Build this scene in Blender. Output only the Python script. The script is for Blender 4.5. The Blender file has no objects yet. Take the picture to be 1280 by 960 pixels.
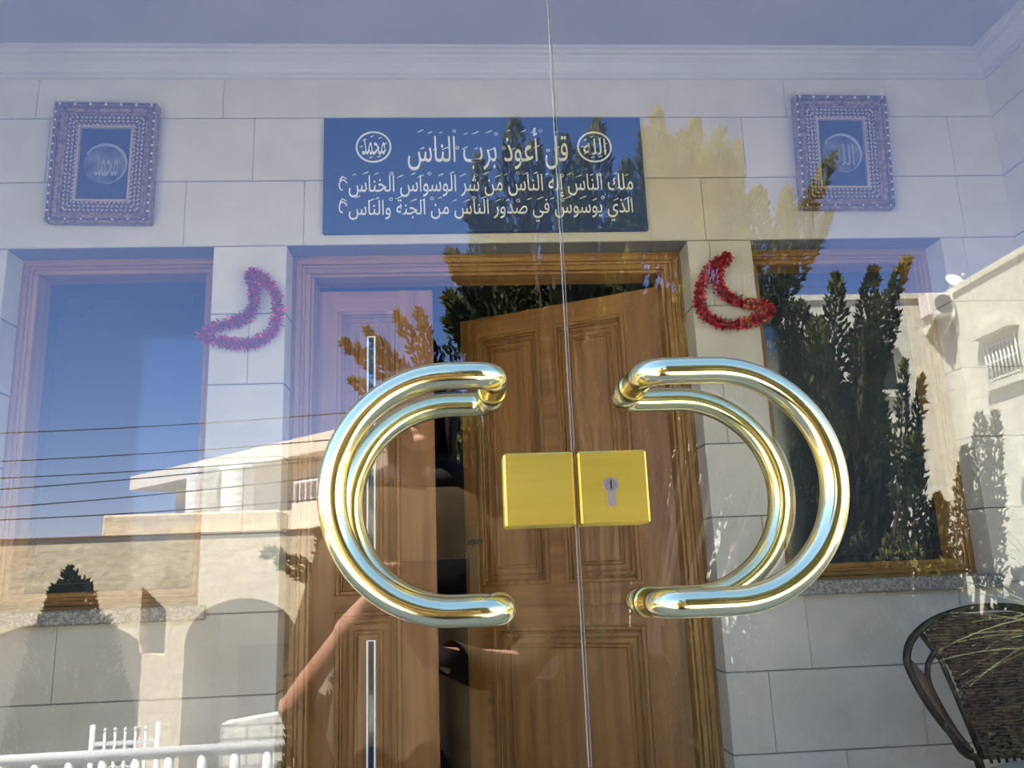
import bpy, bmesh, math, random
from mathutils import Vector, Matrix
random.seed(7)
C = bpy.context.scene.collection
S = bpy.context.scene
PI = math.pi

# ------------------------------------------------------------------ camera
PITCH, ROLL, YAW, FPX, CAMZ = 0.225786, -0.0385332, 0.0667744, 1035.0, 1.15
_fw = Vector((math.sin(YAW)*math.cos(PITCH), math.cos(YAW)*math.cos(PITCH), math.sin(PITCH)))
_rt = Vector((math.cos(YAW), -math.sin(YAW), 0)); _up = _rt.cross(_fw)
_R = math.cos(ROLL)*_rt + math.sin(ROLL)*_up
_U = -math.sin(ROLL)*_rt + math.cos(ROLL)*_up
cam = bpy.data.cameras.new('camera'); cam.sensor_width = 36.0; cam.lens = FPX/1280*36
cam.clip_start = 0.004; cam.clip_end = 500
co = bpy.data.objects.new('camera', cam); C.objects.link(co)
m = Matrix(((_R.x, _U.x, -_fw.x, 0), (_R.y, _U.y, -_fw.y, 0), (_R.z, _U.z, -_fw.z, CAMZ), (0, 0, 0, 1)))
co.matrix_world = m; S.camera = co

# ------------------------------------------------------------------ light
SUN = Vector((-0.40, 0.36, 0.84)).normalized()
SUN_E, SKY_E, EXPOSURE = 19.0, 0.33, 1.2
GLASS_R = 0.097
w = bpy.data.worlds.new('world'); S.world = w; w.use_nodes = True
nt = w.node_tree; bg = nt.nodes['Background']
sky = nt.nodes.new('ShaderNodeTexSky'); sky.sky_type = 'NISHITA'; sky.sun_disc = False
sky.sun_elevation = math.asin(SUN.z); sky.sun_rotation = math.atan2(SUN.x, SUN.y)
sky.altitude = 900; sky.air_density = 1.0; sky.dust_density = 0.3; sky.ozone_density = 2.5
hs_ = nt.nodes.new('ShaderNodeHueSaturation'); hs_.inputs['Saturation'].default_value = 1.2
nt.links.new(sky.outputs[0], hs_.inputs['Color']); tn_ = nt.nodes.new('ShaderNodeMix'); tn_.data_type = 'RGBA'; tn_.blend_type = 'MULTIPLY'; tn_.inputs['Factor'].default_value = 1; tn_.inputs['B'].default_value = (1.08, .86, 1.0, 1)
nt.links.new(hs_.outputs[0], tn_.inputs['A']); nt.links.new(tn_.outputs['Result'], bg.inputs[0]); bg.inputs[1].default_value = SKY_E
sl = bpy.data.lights.new('sun', 'SUN'); sl.energy = SUN_E; sl.angle = math.radians(0.6); sl.color = (1.0, 0.95, 0.84)
so = bpy.data.objects.new('sun', sl); C.objects.link(so)
so.rotation_euler = SUN.to_track_quat('Z', 'Y').to_euler(); so.location = (-6, 3, 12)
S.view_settings.view_transform = 'Standard'; S.view_settings.look = 'None'
S.view_settings.gamma = 1.0; S.view_settings.use_curve_mapping = False
S.view_settings.exposure = EXPOSURE

def at(u, v, Y):
    """point on the plane at distance Y from the camera seen through photo pixel u, v"""
    d = _fw + _R*((u-640)/FPX) + _U*((480-v)/FPX)
    return Vector((d.x/d.y*Y, Y, d.z/d.y*Y + CAMZ))
GLASS_Y = 0.9
def refl(u, v, Y):
    """the place outside whose mirror image in the glass front is at u, v, Y metres of path away"""
    p = at(u, v, Y); return Vector((p.x, 2*GLASS_Y - p.y, p.z))

# ------------------------------------------------------------------ helpers
class MB:
    def __init__(s): s.bm = bmesh.new()
    def poly(s, pts, mi=0):
        vs = [s.bm.verts.new(p) for p in pts]
        f = s.bm.faces.new(vs); f.material_index = mi; return f
    def box(s, x0, x1, y0, y1, z0, z1, ch=0.0, mi=0, tf=None):
        """box with optional chamfer on every edge"""
        n0 = len(s.bm.verts)
        if ch <= 0:
            P = [(x, y, z) for x in (x0, x1) for y in (y0, y1) for z in (z0, z1)]
            v = [s.bm.verts.new(tf(p) if tf else p) for p in P]
            for a in ((0,1,3,2),(4,6,7,5),(0,4,5,1),(2,3,7,6),(0,2,6,4),(1,5,7,3)):
                s.bm.faces.new([v[i] for i in a]).material_index = mi
            return
        xs, ys, zs = (x0, x1), (y0, y1), (z0, z1)
        V = {}
        for i in (0, 1):
            for j in (0, 1):
                for k in (0, 1):
                    c = (xs[i], ys[j], zs[k]); sg = (1-2*i, 1-2*j, 1-2*k)
                    for a in range(3):
                        p = [c[q] + (0 if q == a else sg[q]*ch) for q in range(3)]
                        V[i, j, k, a] = s.bm.verts.new(tf(p) if tf else p)
        def F(l):
            try: s.bm.faces.new(l).material_index = mi
            except ValueError: pass
        for i in (0, 1):
            F([V[i,0,0,0], V[i,1,0,0], V[i,1,1,0], V[i,0,1,0]][::1 if i else -1])
            F([V[0,i,0,1], V[0,i,1,1], V[1,i,1,1], V[1,i,0,1]][::1 if i else -1])
            F([V[0,0,i,2], V[1,0,i,2], V[1,1,i,2], V[0,1,i,2]][::1 if i else -1])
        for a in (0, 1):
            for b in (0, 1):
                F([V[a,b,0,0], V[a,b,1,0], V[a,b,1,1], V[a,b,0,1]])
                F([V[a,0,b,0], V[a,1,b,0], V[a,1,b,2], V[a,0,b,2]])
                F([V[0,a,b,1], V[1,a,b,1], V[1,a,b,2], V[0,a,b,2]])
        for i in (0, 1):
            for j in (0, 1):
                for k in (0, 1): F([V[i,j,k,0], V[i,j,k,1], V[i,j,k,2]])
    def tube(s, pts, r, n=10, cap=True, closed=False, mi=0):
        pts = [Vector(p) for p in pts]; N = len(pts)
        rr = r if isinstance(r, (list, tuple)) else [r]*N
        T = []
        for i in range(N):
            a = pts[i-1] if (i > 0 or closed) else pts[i]
            b = pts[(i+1) % N] if (i < N-1 or closed) else pts[i]
            T.append((b-a).normalized())
        up = Vector((0, 0, 1)) if abs(T[0].z) < .9 else Vector((1, 0, 0))
        nv = T[0].cross(up).normalized(); rings = []
        for i in range(N):
            nv = (nv - T[i]*nv.dot(T[i])).normalized(); b = T[i].cross(nv)
            rings.append([s.bm.verts.new(pts[i] + (nv*math.cos(2*PI*k/n) + b*math.sin(2*PI*k/n))*rr[i]) for k in range(n)])
        M = N if closed else N-1
        for i in range(M):
            A, B = rings[i], rings[(i+1) % N]
            for k in range(n):
                f = s.bm.faces.new((A[k], A[(k+1) % n], B[(k+1) % n], B[k])); f.smooth = True; f.material_index = mi
        if cap and not closed:
            s.bm.faces.new(rings[0][::-1]).material_index = mi; s.bm.faces.new(rings[-1]).material_index = mi
    def ball(s, c, r, n=12, mm=8, sc=(1, 1, 1), rot=None, mi=0):
        c = Vector(c); rows = []
        for i in range(mm+1):
            t = PI*i/mm; row = []
            for k in range(n if 0 < i < mm else 1):
                p = Vector((math.sin(t)*math.cos(2*PI*k/n)*r*sc[0], math.sin(t)*math.sin(2*PI*k/n)*r*sc[1], math.cos(t)*r*sc[2]))
                if rot: p = rot @ p
                row.append(s.bm.verts.new(c+p))
            rows.append(row)
        for i in range(mm):
            A, B = rows[i], rows[i+1]
            for k in range(n):
                if len(A) == 1: q = (A[0], B[k], B[(k+1) % n])
                elif len(B) == 1: q = (A[k], B[0], A[(k+1) % n])
                else: q = (A[k], B[k], B[(k+1) % n], A[(k+1) % n])
                f = s.bm.faces.new(q); f.smooth = True; f.material_index = mi
    def prism(s, poly, d0, d1, axis='y', mi=0):
        """poly in (a, z) extruded along y, or in (y, z) along x, or (x, y) along z"""
        def P(p, d): return {'y': (p[0], d, p[1]), 'x': (d, p[0], p[1]), 'z': (p[0], p[1], d)}[axis]
        A = [s.bm.verts.new(P(p, d0)) for p in poly]; B = [s.bm.verts.new(P(p, d1)) for p in poly]
        s.bm.faces.new(A).material_index = mi; s.bm.faces.new(B[::-1]).material_index = mi
        for i in range(len(poly)):
            j = (i+1) % len(poly); s.bm.faces.new((A[i], B[i], B[j], A[j])).material_index = mi
    def lathe(s, prof, c, n=32, mi=0):
        rings = [[s.bm.verts.new((c[0]+r*math.cos(2*PI*k/n), c[1]+r*math.sin(2*PI*k/n), c[2]+z)) for k in range(n)] for r, z in prof]
        for A, B in zip(rings, rings[1:]):
            for k in range(n):
                f = s.bm.faces.new((A[k], A[(k+1) % n], B[(k+1) % n], B[k])); f.smooth = True; f.material_index = mi
        s.bm.faces.new(rings[0][::-1]); s.bm.faces.new(rings[-1])
    def build(s, name, mat, parent=None, recalc=True, mod=None):
        if recalc: bmesh.ops.recalc_face_normals(s.bm, faces=s.bm.faces)
        me = bpy.data.meshes.new(name); s.bm.to_mesh(me); s.bm.free()
        for q in (mat if isinstance(mat, (list, tuple)) else [mat]): me.materials.append(q)
        o = bpy.data.objects.new(name, me); C.objects.link(o)
        if parent:
            o.parent = parent
            off = Vector((0, 0, 0)); p = parent
            while p: off += p.location; p = p.parent
            if not parent.get('_local'): me.transform(Matrix.Translation(-off))
        return o

def tag(o, label=None, cat=None, group=None, kind=None):
    if label: o['label'] = label
    if cat: o['category'] = cat
    if group: o['group'] = group
    if kind: o['kind'] = kind
    return o
def empty(name, loc, rz=0.0, local=False):
    o = bpy.data.objects.new(name, None); C.objects.link(o)
    o.location = loc; o.rotation_euler = (0, 0, rz); o.empty_display_size = 0.1
    if local: o['_local'] = 1
    return o
def struct(o): o['kind'] = 'structure'; return o
def copy_tree(o, loc=None, parent=None):
    c = o.copy(); C.objects.link(c)
    if parent: c.parent = parent
    if loc is not None: c.location = loc
    for ch in [q for q in C.objects if q.parent == o]: copy_tree(ch, None, c)
    return c

def arc(cx, cz, r, a0, a1, n, y):
    return [(cx+r*math.cos(a0+(a1-a0)*i/n), y, cz+r*math.sin(a0+(a1-a0)*i/n)) for i in range(n+1)]

# ------------------------------------------------------------------ materials
def mat(name, col=(.8, .8, .8), rough=.6, metal=0.0, spec=.5, **k):
    q = bpy.data.materials.new(name); q.use_nodes = True
    b = q.node_tree.nodes['Principled BSDF']
    b.inputs['Base Color'].default_value = (*col, 1); b.inputs['Roughness'].default_value = rough
    b.inputs['Metallic'].default_value = metal; b.inputs['Specular IOR Level'].default_value = spec
    return q
def nodes(q): return q.node_tree.nodes, q.node_tree.links, q.node_tree.nodes['Principled BSDF']
def noise_col(q, c0, c1, scale=8, detail=5, stretch=(1, 1, 1), bump=0.0, lo=.35, hi=.65, bscale=None, island=0.0):
    N, L, b = nodes(q)
    tc = N.new('ShaderNodeTexCoord'); mp = N.new('ShaderNodeMapping'); mp.inputs['Scale'].default_value = stretch
    L.new(tc.outputs['Object'], mp.inputs[0])
    n = N.new('ShaderNodeTexNoise'); n.inputs['Scale'].default_value = scale; n.inputs['Detail'].default_value = detail
    L.new(mp.outputs[0], n.inputs['Vector'])
    r = N.new('ShaderNodeValToRGB'); r.color_ramp.elements[0].position = lo; r.color_ramp.elements[1].position = hi
    r.color_ramp.elements[0].color = (*c0, 1); r.color_ramp.elements[1].color = (*c1, 1)
    L.new(n.outputs['Fac'], r.inputs[0]); out = r.outputs[0]
    if island:
        g = N.new('ShaderNodeNewGeometry'); mr = N.new('ShaderNodeMapRange')
        mr.inputs['To Min'].default_value = 1-island; mr.inputs['To Max'].default_value = 1+island
        L.new(g.outputs['Random Per Island'], mr.inputs['Value'])
        mx = N.new('ShaderNodeMix'); mx.data_type = 'RGBA'; mx.blend_type = 'MULTIPLY'; mx.inputs['Factor'].default_value = 1
        L.new(out, mx.inputs['A']); L.new(mr.outputs[0], mx.inputs['B']); out = mx.outputs['Result']
    L.new(out, b.inputs['Base Color'])
    if bump:
        n2 = n
        if bscale:
            n2 = N.new('ShaderNodeTexNoise'); n2.inputs['Scale'].default_value = bscale; n2.inputs['Detail'].default_value = 6
            L.new(mp.outputs[0], n2.inputs['Vector'])
        bp = N.new('ShaderNodeBump'); bp.inputs['Strength'].default_value = bump; bp.inputs['Distance'].default_value = .01
        L.new(n2.outputs['Fac'], bp.inputs['Height']); L.new(bp.outputs[0], b.inputs['Normal'])
    return q
def wood(name, c0, c1, stretch, rough=.42):
    return noise_col(mat(name, rough=rough, spec=.4), c0, c1, scale=9, detail=8, stretch=stretch, bump=.15, lo=.3, hi=.72)
def masonry(name, c1, c2, mortar, bw, bh, rough_bump=.4, msize=.006):
    q = mat(name, rough=.85, spec=.2); N, L, b = nodes(q)
    tc = N.new('ShaderNodeTexCoord'); sx = N.new('ShaderNodeSeparateXYZ'); L.new(tc.outputs['Object'], sx.inputs[0])
    ad = N.new('ShaderNodeMath'); ad.operation = 'ADD'; L.new(sx.outputs[0], ad.inputs[0]); L.new(sx.outputs[1], ad.inputs[1])
    cx = N.new('ShaderNodeCombineXYZ'); L.new(ad.outputs[0], cx.inputs[0]); L.new(sx.outputs[2], cx.inputs[1])
    br = N.new('ShaderNodeTexBrick'); br.inputs['Scale'].default_value = 1; br.inputs['Brick Width'].default_value = bw
    br.inputs['Row Height'].default_value = bh; br.inputs['Mortar Size'].default_value = msize; br.inputs['Mortar Smooth'].default_value = .3
    br.inputs['Color1'].default_value = (*c1, 1); br.inputs['Color2'].default_value = (*c2, 1); br.inputs['Mortar'].default_value = (*mortar, 1)
    L.new(cx.outputs[0], br.inputs['Vector'])
    n = N.new('ShaderNodeTexNoise'); n.inputs['Scale'].default_value = 6; n.inputs['Detail'].default_value = 7
    L.new(tc.outputs['Object'], n.inputs['Vector'])
    mr = N.new('ShaderNodeMapRange'); mr.inputs['From Min'].default_value = .3; mr.inputs['From Max'].default_value = .7
    mr.inputs['To Min'].default_value = .82; mr.inputs['To Max'].default_value = 1.1; L.new(n.outputs['Fac'], mr.inputs['Value'])
    mx = N.new('ShaderNodeMix'); mx.data_type = 'RGBA'; mx.blend_type = 'MULTIPLY'; mx.inputs['Factor'].default_value = 1
    L.new(br.outputs['Color'], mx.inputs['A']); L.new(mr.outputs[0], mx.inputs['B']); L.new(mx.outputs['Result'], b.inputs['Base Color'])
    bp = N.new('ShaderNodeBump'); bp.inputs['Strength'].default_value = rough_bump; bp.inputs['Distance'].default_value = .06
    L.new(n.outputs['Fac'], bp.inputs['Height']); L.new(bp.outputs[0], b.inputs['Normal'])
    return q
def glass_mat(name, r0, tint, gloss_rough=0.0):
    """a thin pane: Schlick mirror reflection over plain transmission"""
    q = bpy.data.materials.new(name); q.use_nodes = True; N, L = q.node_tree.nodes, q.node_tree.links
    N.remove(N['Principled BSDF']); out = N['Material Output']
    g = N.new('ShaderNodeNewGeometry'); dp = N.new('ShaderNodeVectorMath'); dp.operation = 'DOT_PRODUCT'
    L.new(g.outputs['Normal'], dp.inputs[0]); L.new(g.outputs['Incoming'], dp.inputs[1])
    ab = N.new('ShaderNodeMath'); ab.operation = 'ABSOLUTE'; L.new(dp.outputs['Value'], ab.inputs[0])
    sb = N.new('ShaderNodeMath'); sb.operation = 'SUBTRACT'; sb.inputs[0].default_value = 1; L.new(ab.outputs[0], sb.inputs[1])
    pw = N.new('ShaderNodeMath'); pw.operation = 'POWER'; pw.inputs[1].default_value = 5; L.new(sb.outputs[0], pw.inputs[0])
    ma = N.new('ShaderNodeMath'); ma.operation = 'MULTIPLY_ADD'; ma.inputs[1].default_value = 1-r0; ma.inputs[2].default_value = r0
    L.new(pw.outputs[0], ma.inputs[0])
    tr = N.new('ShaderNodeBsdfTransparent'); tr.inputs[0].default_value = (*tint, 1)
    gl = N.new('ShaderNodeBsdfGlossy'); gl.inputs['Roughness'].default_value = gloss_rough; gl.inputs['Color'].default_value = (1, 1, 1, 1)
    mx = N.new('ShaderNodeMixShader'); L.new(ma.outputs[0], mx.inputs[0]); L.new(tr.outputs[0], mx.inputs[1]); L.new(gl.outputs[0], mx.inputs[2])
    L.new(mx.outputs[0], out.inputs['Surface']); return q

STONE = noise_col(mat('stone', rough=.75, spec=.25), (.53, .475, .365), (.60, .54, .425), scale=5, detail=8, bump=.25, bscale=40, island=.035)
MORTAR = mat('mortar', (.20, .19, .175), .9)
PLASTER = noise_col(mat('plaster', rough=.8), (.50, .46, .40), (.55, .51, .45), scale=3)
CEILM = noise_col(mat('ceiling_paint', rough=.9), (.36, .33, .30), (.40, .37, .34), scale=2)
WOODV = wood('oak_upright', (.20, .075, .011), (.36, .155, .028), (3, 3, .22))
WOODH = wood('oak_level', (.20, .075, .011), (.36, .155, .028), (.22, 3, 3))
WOODF = wood('oak_frame_upright', (.24, .105, .022), (.38, .19, .05), (3, 3, .22))
WOODFH = wood('oak_frame_level', (.24, .105, .022), (.38, .19, .05), (.22, 3, 3))
GLASS = glass_mat('front_glass_face', GLASS_R, (.97, .99, .975))
GLASSB = glass_mat('front_glass_back', 0.004, (.99, 1, .99))
GEDGE = mat('glass_edge', (.62, .70, .66), .15, spec=.8)
BRASS = mat('polished_brass', (.96, .82, .38), .13, 1.0)
BRUSH = noise_col(mat('brushed_brass', rough=.34, metal=1.0), (.86, .62, .09), (.93, .69, .12), scale=30, stretch=(.05, 1, 2), bump=.03)
STEEL = mat('cylinder_steel', (.55, .48, .46), .35, 1.0)
BLACK = mat('black_metal', (.02, .018, .016), .5)
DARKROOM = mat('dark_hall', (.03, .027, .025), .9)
WGLASS = mat('dark_window_glass', (.022, .03, .034), .06, spec=.5)
ETCH = mat('etched_line', (.012, .014, .02), .4)
GRANITE = noise_col(mat('granite', rough=.5), (.17, .15, .125), (.36, .32, .265), scale=130, detail=3, lo=.42, hi=.6)
NAVY = mat('board_blue', (.018, .040, .105), .45)
IVORY = mat('ivory_paint', (.80, .77, .62), .5)
GOLDF = noise_col(mat('carved_gilt', rough=.5, metal=.25), (.16, .085, .035), (.36, .22, .10), scale=60, detail=4, bump=.4)
GILTL = mat('gilt_highlight', (.55, .42, .28), .35, .5)
GILTB = mat('gilt_bead_highlight', (.80, .70, .55), .25, .3)  # bead highlights put into a pale base colour
GILTD = mat('gilt_recess_shade', (.10, .055, .03), .7)  # dark copy of the gilt, shade between the carving as colour
PICT = mat('picture_dark', (.025, .030, .045), .4)
MOON = noise_col(mat('moon_print', rough=.5), (.03, .034, .05), (.17, .165, .18), scale=22, detail=5, lo=.35, hi=.75)
TINSEL = mat('red_tinsel', (.62, .018, .06), .28, .75)
TINSELD = mat('tinsel_core', (.20, .01, .02), .6)
CANE = mat('dark_cane', (.024, .014, .011), .55, spec=.3)
WICKER = noise_col(mat('brown_wicker', rough=.5), (.045, .022, .015), (.10, .05, .032), scale=25, island=.25)
WHITE = mat('strip_glare_white', (.97, .95, .86), .25, spec=.8)  # glare of the slit strips put into a white base colour
FLOORM = masonry('terrace_tile', (.80, .77, .69), (.83, .80, .72), (.5, .48, .44), .4, .4, .05)
SOIL = noise_col(mat('garden_soil', rough=.95), (.05, .045, .03), (.10, .085, .055), scale=4)
ASPH = noise_col(mat('road', rough=.9), (.10, .10, .10), (.15, .15, .145), scale=10)
CREAM = masonry('cream_stone', (.80, .68, .46), (.74, .61, .40), (.58, .47, .31), .55, .27, .5)
CREAM2 = masonry('white_stone', (.70, .69, .57), (.66, .65, .54), (.57, .56, .47), .6, .27, .25, .008)
CREAM3 = mat('cream_render', (.80, .73, .60), .85)
WPAINT = mat('white_paint', (.80, .80, .77), .5)
GREYIN = mat('grey_plaster', (.34, .33, .32), .9)
BROWNCAP = mat('brown_coping', (.22, .12, .08), .7)
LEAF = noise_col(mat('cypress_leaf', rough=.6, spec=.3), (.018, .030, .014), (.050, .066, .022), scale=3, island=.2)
LEAFY = noise_col(mat('cypress_sunlit_tip', rough=.6, spec=.3), (.12, .13, .03), (.26, .24, .05), scale=3, island=.2)  # yellow tip leaves with the sunlight put into their colour
BARK = noise_col(mat('bark', rough=.9), (.035, .026, .018), (.07, .05, .035), scale=20, stretch=(1, 1, .2), bump=.5)
PALML = mat('palm_leaf', (.30, .34, .16), .25, spec=.8)

# ------------------------------------------------------------------ setting: porch
YW = 3.0            # face of the stone wall
ZC = [2.403 + .2695*k for k in range(-9, 4)]
CEIL = 3.205
XL, XR = -2.12, 2.256
def stone_wall(name, tf, s0, s1, openings, joints, top):
    b = MB(); zs = [0.0] + [z for z in ZC if 0.02 < z < top-.02] + [top]
    for z0, z1 in zip(zs, zs[1:]):
        zc = (z0+z1)/2; js = [j for j in sorted(joints(zc)) if s0+.05 < j < s1-.05]
        segs = [(s0, s1)]
        for a0, a1, q0, q1 in openings:
            if q0 < zc < q1:
                segs = [t for p in segs for t in ((p[0], min(p[1], a0)), (max(p[0], a1), p[1])) if t[1]-t[0] > .01]
        for a, c in segs:
            b.box(a, c, .006, .16, z0, z1, 0, 1, tf)
            cut = [a] + [j for j in js if a+.03 < j < c-.03] + [c]
            for p, q in zip(cut, cut[1:]):
                b.box(p+(.0008 if p != a else -.0004), q-(.0008 if q != c else -.0004), 0, .15, z0+.0022, z1-.0022, .002, 0, tf)
    return struct(b.build(name, [STONE, MORTAR]))
def jb(zc):
    def x(u, v): return at(u, v, YW).x
    k = round((zc - (ZC[0]+.135))/.2695)
    known = {11: [x(48, 110), x(280, 110), x(980, 115), x(1106, 110)], 10: [x(317, 185), x(60, 185), x(930, 185), x(1190, 185)],
             9: [x(231, 265), x(380, 265), x(1015, 262), x(880, 270), x(1200, 250)],
             4: [x(967, 790), x(1135, 790)], 3: [x(1022, 890), x(1220, 880), x(60, 920)], 2: [x(972, 950), x(1163, 945)]}
    if k in known: return known[k]
    return [XL + .31*(k % 2) + .52*i for i in range(1, 9)]
WIN1 = (-1.665, -.911, 1.0555, 2.403); WIN2 = (1.167, 1.947, 1.0555, 2.403); DOOR = (-.638, .912, 0, 2.403)
stone_wall('wall_back', lambda p: (p[0], YW+p[1], p[2]), XL, XR, [WIN1, WIN2, DOOR], jb, CEIL+.05)
stone_wall('wall_right', lambda p: (XR+p[1], p[0], p[2]), .90, YW+.16, [], lambda z: [.8+.27*(round(z/.27) % 2)+.55*i for i in range(5)], CEIL+.05)
stone_wall('wall_left', lambda p: (XL-p[1], p[0], p[2]), .90, YW+.16, [], lambda z: [.8+.27*(round(z/.27) % 2)+.55*i for i in range(5)], CEIL+.05)
b = MB(); b.box(XL-.2, XR+.2, .90, YW+.2, CEIL, CEIL+.06); struct(b.build('ceiling', CEILM))
b = MB(); b.box(XL-.2, XR+.2, .90, .98, 2.80, CEIL); b.box(XL-3, XL-.16, .90, 1.0, 0, CEIL+.06); b.box(XR+.16, XR+1.5, .90, 1.0, 0, CEIL+.06)
struct(b.build('wall_front', CREAM2))
b = MB(); b.box(XL-3.5, XR+3.5, -2.6, YW+.2, -.25, 0); struct(b.build('floor', FLOORM))
# cornice: stepped and coved plaster profile, (distance from wall, z)
PROF = [(0, 3.112), (.012, 3.112), (.014, 3.124), (.026, 3.128), (.030, 3.140), (.046, 3.160), (.066, 3.170), (.068, 3.180), (.082, 3.182), (.086, 3.192), (.10, 3.194), (.10, 3.206), (0, 3.206)]
def cornice(name, ends, tf):
    q = bmesh.new(); A = [q.verts.new(tf(ends[0]+d, d, z)) for d, z in PROF]; B = [q.verts.new(tf(ends[1]-d, d, z)) for d, z in PROF]
    for i in range(len(PROF)-1): q.faces.new((A[i], A[i+1], B[i+1], B[i]))
    b = MB(); b.bm = q; struct(b.build(name, PLASTER))
cornice('trim_1', (XL, XR), lambda s, d, z: (s, YW-d, z))
cornice('trim_2', (.9, YW), lambda s, d, z: (XR-d, min(s, 3.0), z))
cornice('trim_3', (.9, YW), lambda s, d, z: (XL+d, min(s, 3.0), z))
# hall behind the open door, its darkness put into a near-black wall colour
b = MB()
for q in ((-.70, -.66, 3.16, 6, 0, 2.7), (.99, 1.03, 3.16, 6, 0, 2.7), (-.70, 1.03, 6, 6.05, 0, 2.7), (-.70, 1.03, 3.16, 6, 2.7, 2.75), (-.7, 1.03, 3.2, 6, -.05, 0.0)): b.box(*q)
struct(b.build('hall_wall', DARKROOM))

def casing(x0, x1, z0, z1, y, steps, sill, root, depth):
    """moulded timber surround inside an opening: steps of (width, y offset)"""
    bv, bh = MB(), MB(); a = 0
    for wd, dy in steps:
        bv.box(x0+a, x0+a+wd, y+dy, y+depth, z0, z1-a-wd, .003); bv.box(x1-a-wd, x1-a, y+dy, y+depth, z0, z1-a-wd, .003)
        bh.box(x0+a, x1-a, y+dy, y+depth, z1-a-wd, z1-a, .003)
        if sill: bh.box(x0+a+wd, x1-a-wd, y+dy, y+depth, z0+a, z0+a+wd, .003)
        a += wd
    bv.build('jamb', WOODF, root); bh.build('head', WOODFH, root)
    return a
def window(name, op, key):
    x0, x1, z0, z1 = op; r = struct(empty(name, ((x0+x1)/2, YW+.1, z0)))
    a = casing(x0, x1, z0+.03, z1, YW+.10, [(.014, .012), (.016, 0), (.012, .008), (.018, .016)], True, r, .14)
    b = MB(); b.box(x0+a, x1-a, YW+.225, YW+.24, z0+.03, z1-a); b.build('pane', WGLASS, r)
    b = MB(); g0, g1, zt, zb, yy, t = x0+a+.03, x1-a-.03, z1-a-.05, z0+.12, YW+.2225, .004
    k = .045
    for q in ((g0, g0+t, zb, zt-2*k), (g0, g0+2*k, zt-2*k-t, zt-2*k), (g0+2*k, g0+2*k+t, zt-2*k, zt-k), (g0+k*.6, g0+2*k, zt-.9*k-t, zt-.9*k),
              (g0+k*.6, g0+k*.6+t, zt-.9*k, zt), (g0+k*.6, g0+3*k, zt-t, zt), (g0+3*k, g0+3*k+t, zt-1.4*k, zt), (g0+2.4*k, g0+3*k, zt-1.4*k, zt-1.4*k+t),
              (g0+3*k, g1-2*k, zt-.3*k, zt-.3*k+t), (g1-2*k, g1-2*k+t, zt-1.3*k, zt-.3*k), (g1-1.2*k, g1-1.2*k+t, zt-1.3*k, zt), (g1-1.2*k, g1, zt-t, zt), (g1, g1+t, zb, zt), (g0, g1+t, zb, zb+t)):
        b.box(q[0], q[1], yy, yy+.004, q[2], q[3])
    b.build('etched_border', ETCH, r)
    b = MB(); b.box(x0-.02, x1+.03, YW-.035, YW+.12, z0-.018, z0+.032, .006); b.build('granite_sill', GRANITE, r)
    return r
window('window_1', WIN1, 0); window('window_2', WIN2, 1)
# door surround
dr = struct(empty('trim_4', (.137, YW+.1, 0)))
casing(DOOR[0], DOOR[1], 0, DOOR[3], YW+.10, [(.016, .012), (.022, 0), (.012, .010), (.020, .016), (.012, .030)], False, dr, .16)

# ------------------------------------------------------------------ timber door leaves (built in their own axes)
def leaf(root, w, z0, z1, panels, th=.045):
    xs = sorted({0, w} | {p[0] for p in panels} | {p[1] for p in panels}); zs = sorted({z0, z1} | {p[2] for p in panels} | {p[3] for p in panels})
    b = MB(); b.box(0, w, .014, th, z0, z1)
    bv, bh = MB(), MB()
    for x0, x1 in zip(xs, xs[1:]):
        for q0, q1 in zip(zs, zs[1:]):
            cx, cz = (x0+x1)/2, (q0+q1)/2
            if any(p[0] < cx < p[1] and p[2] < cz < p[3] for p in panels): continue
            stile = cx < panels[0][0] or cx > max(p[1] for p in panels)
            (bv if stile or not any(p[0] < cx < p[1] for p in panels) else bh).box(x0, x1, 0, .0145, q0, q1)
    b.build('core', WOODV, root); bv.build('stile', WOODV, root); bh.build('rail', WOODH, root)
    for p in panels:
        m_ = MB(); 
        def ring(i0, i1, y0, y1):
            x0, x1, q0, q1 = p[0]+i0, p[1]-i0, p[2]+i0, p[3]-i0; t = i1-i0
            m_.box(x0, x0+t, y0, y1, q0, q1, .003); m_.box(x1-t, x1, y0, y1, q0, q1, .003)
            m_.box(x0+t, x1-t, y0, y1, q1-t, q1, .003); m_.box(x0+t, x1-t, y0, y1, q0, q0+t, .003)
        ring(-.004, .013, -.010, .02); ring(.013, .022, -.003, .02); ring(.036, .044, .004, .02)
        k = min(.062, (p[1]-p[0])*.3)
        m_.box(p[0]+k, p[1]-k, .002, .02, p[2]+k, p[3]-k, .006); ring(k+.012, k+.018, -.003, .01)
        m_.build('panel', WOODV, root)
ld = struct(empty('door_1', (-.573, 3.2, 0), 0, True)); tag(ld, 'narrow fixed timber door leaf with slim slit panes beside the open leaf')
leaf(ld, .477, .012, 2.285, [(.105, .340, 1.10, 2.196), (.105, .340, .25, 1.033)])
for q0, q1 in ((1.232, 2.092), (.34, .935)):
    x0, x1 = .2165, .2505
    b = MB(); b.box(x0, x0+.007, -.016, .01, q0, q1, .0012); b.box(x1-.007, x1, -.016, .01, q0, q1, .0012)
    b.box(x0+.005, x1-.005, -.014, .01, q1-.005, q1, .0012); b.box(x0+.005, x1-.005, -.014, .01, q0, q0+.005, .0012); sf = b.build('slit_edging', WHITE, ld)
    b = MB(); b.box(x0+.005, x1-.005, -.008, .01, q0+.005, q1-.005); b.build('slit_pane', WGLASS, ld)
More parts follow.
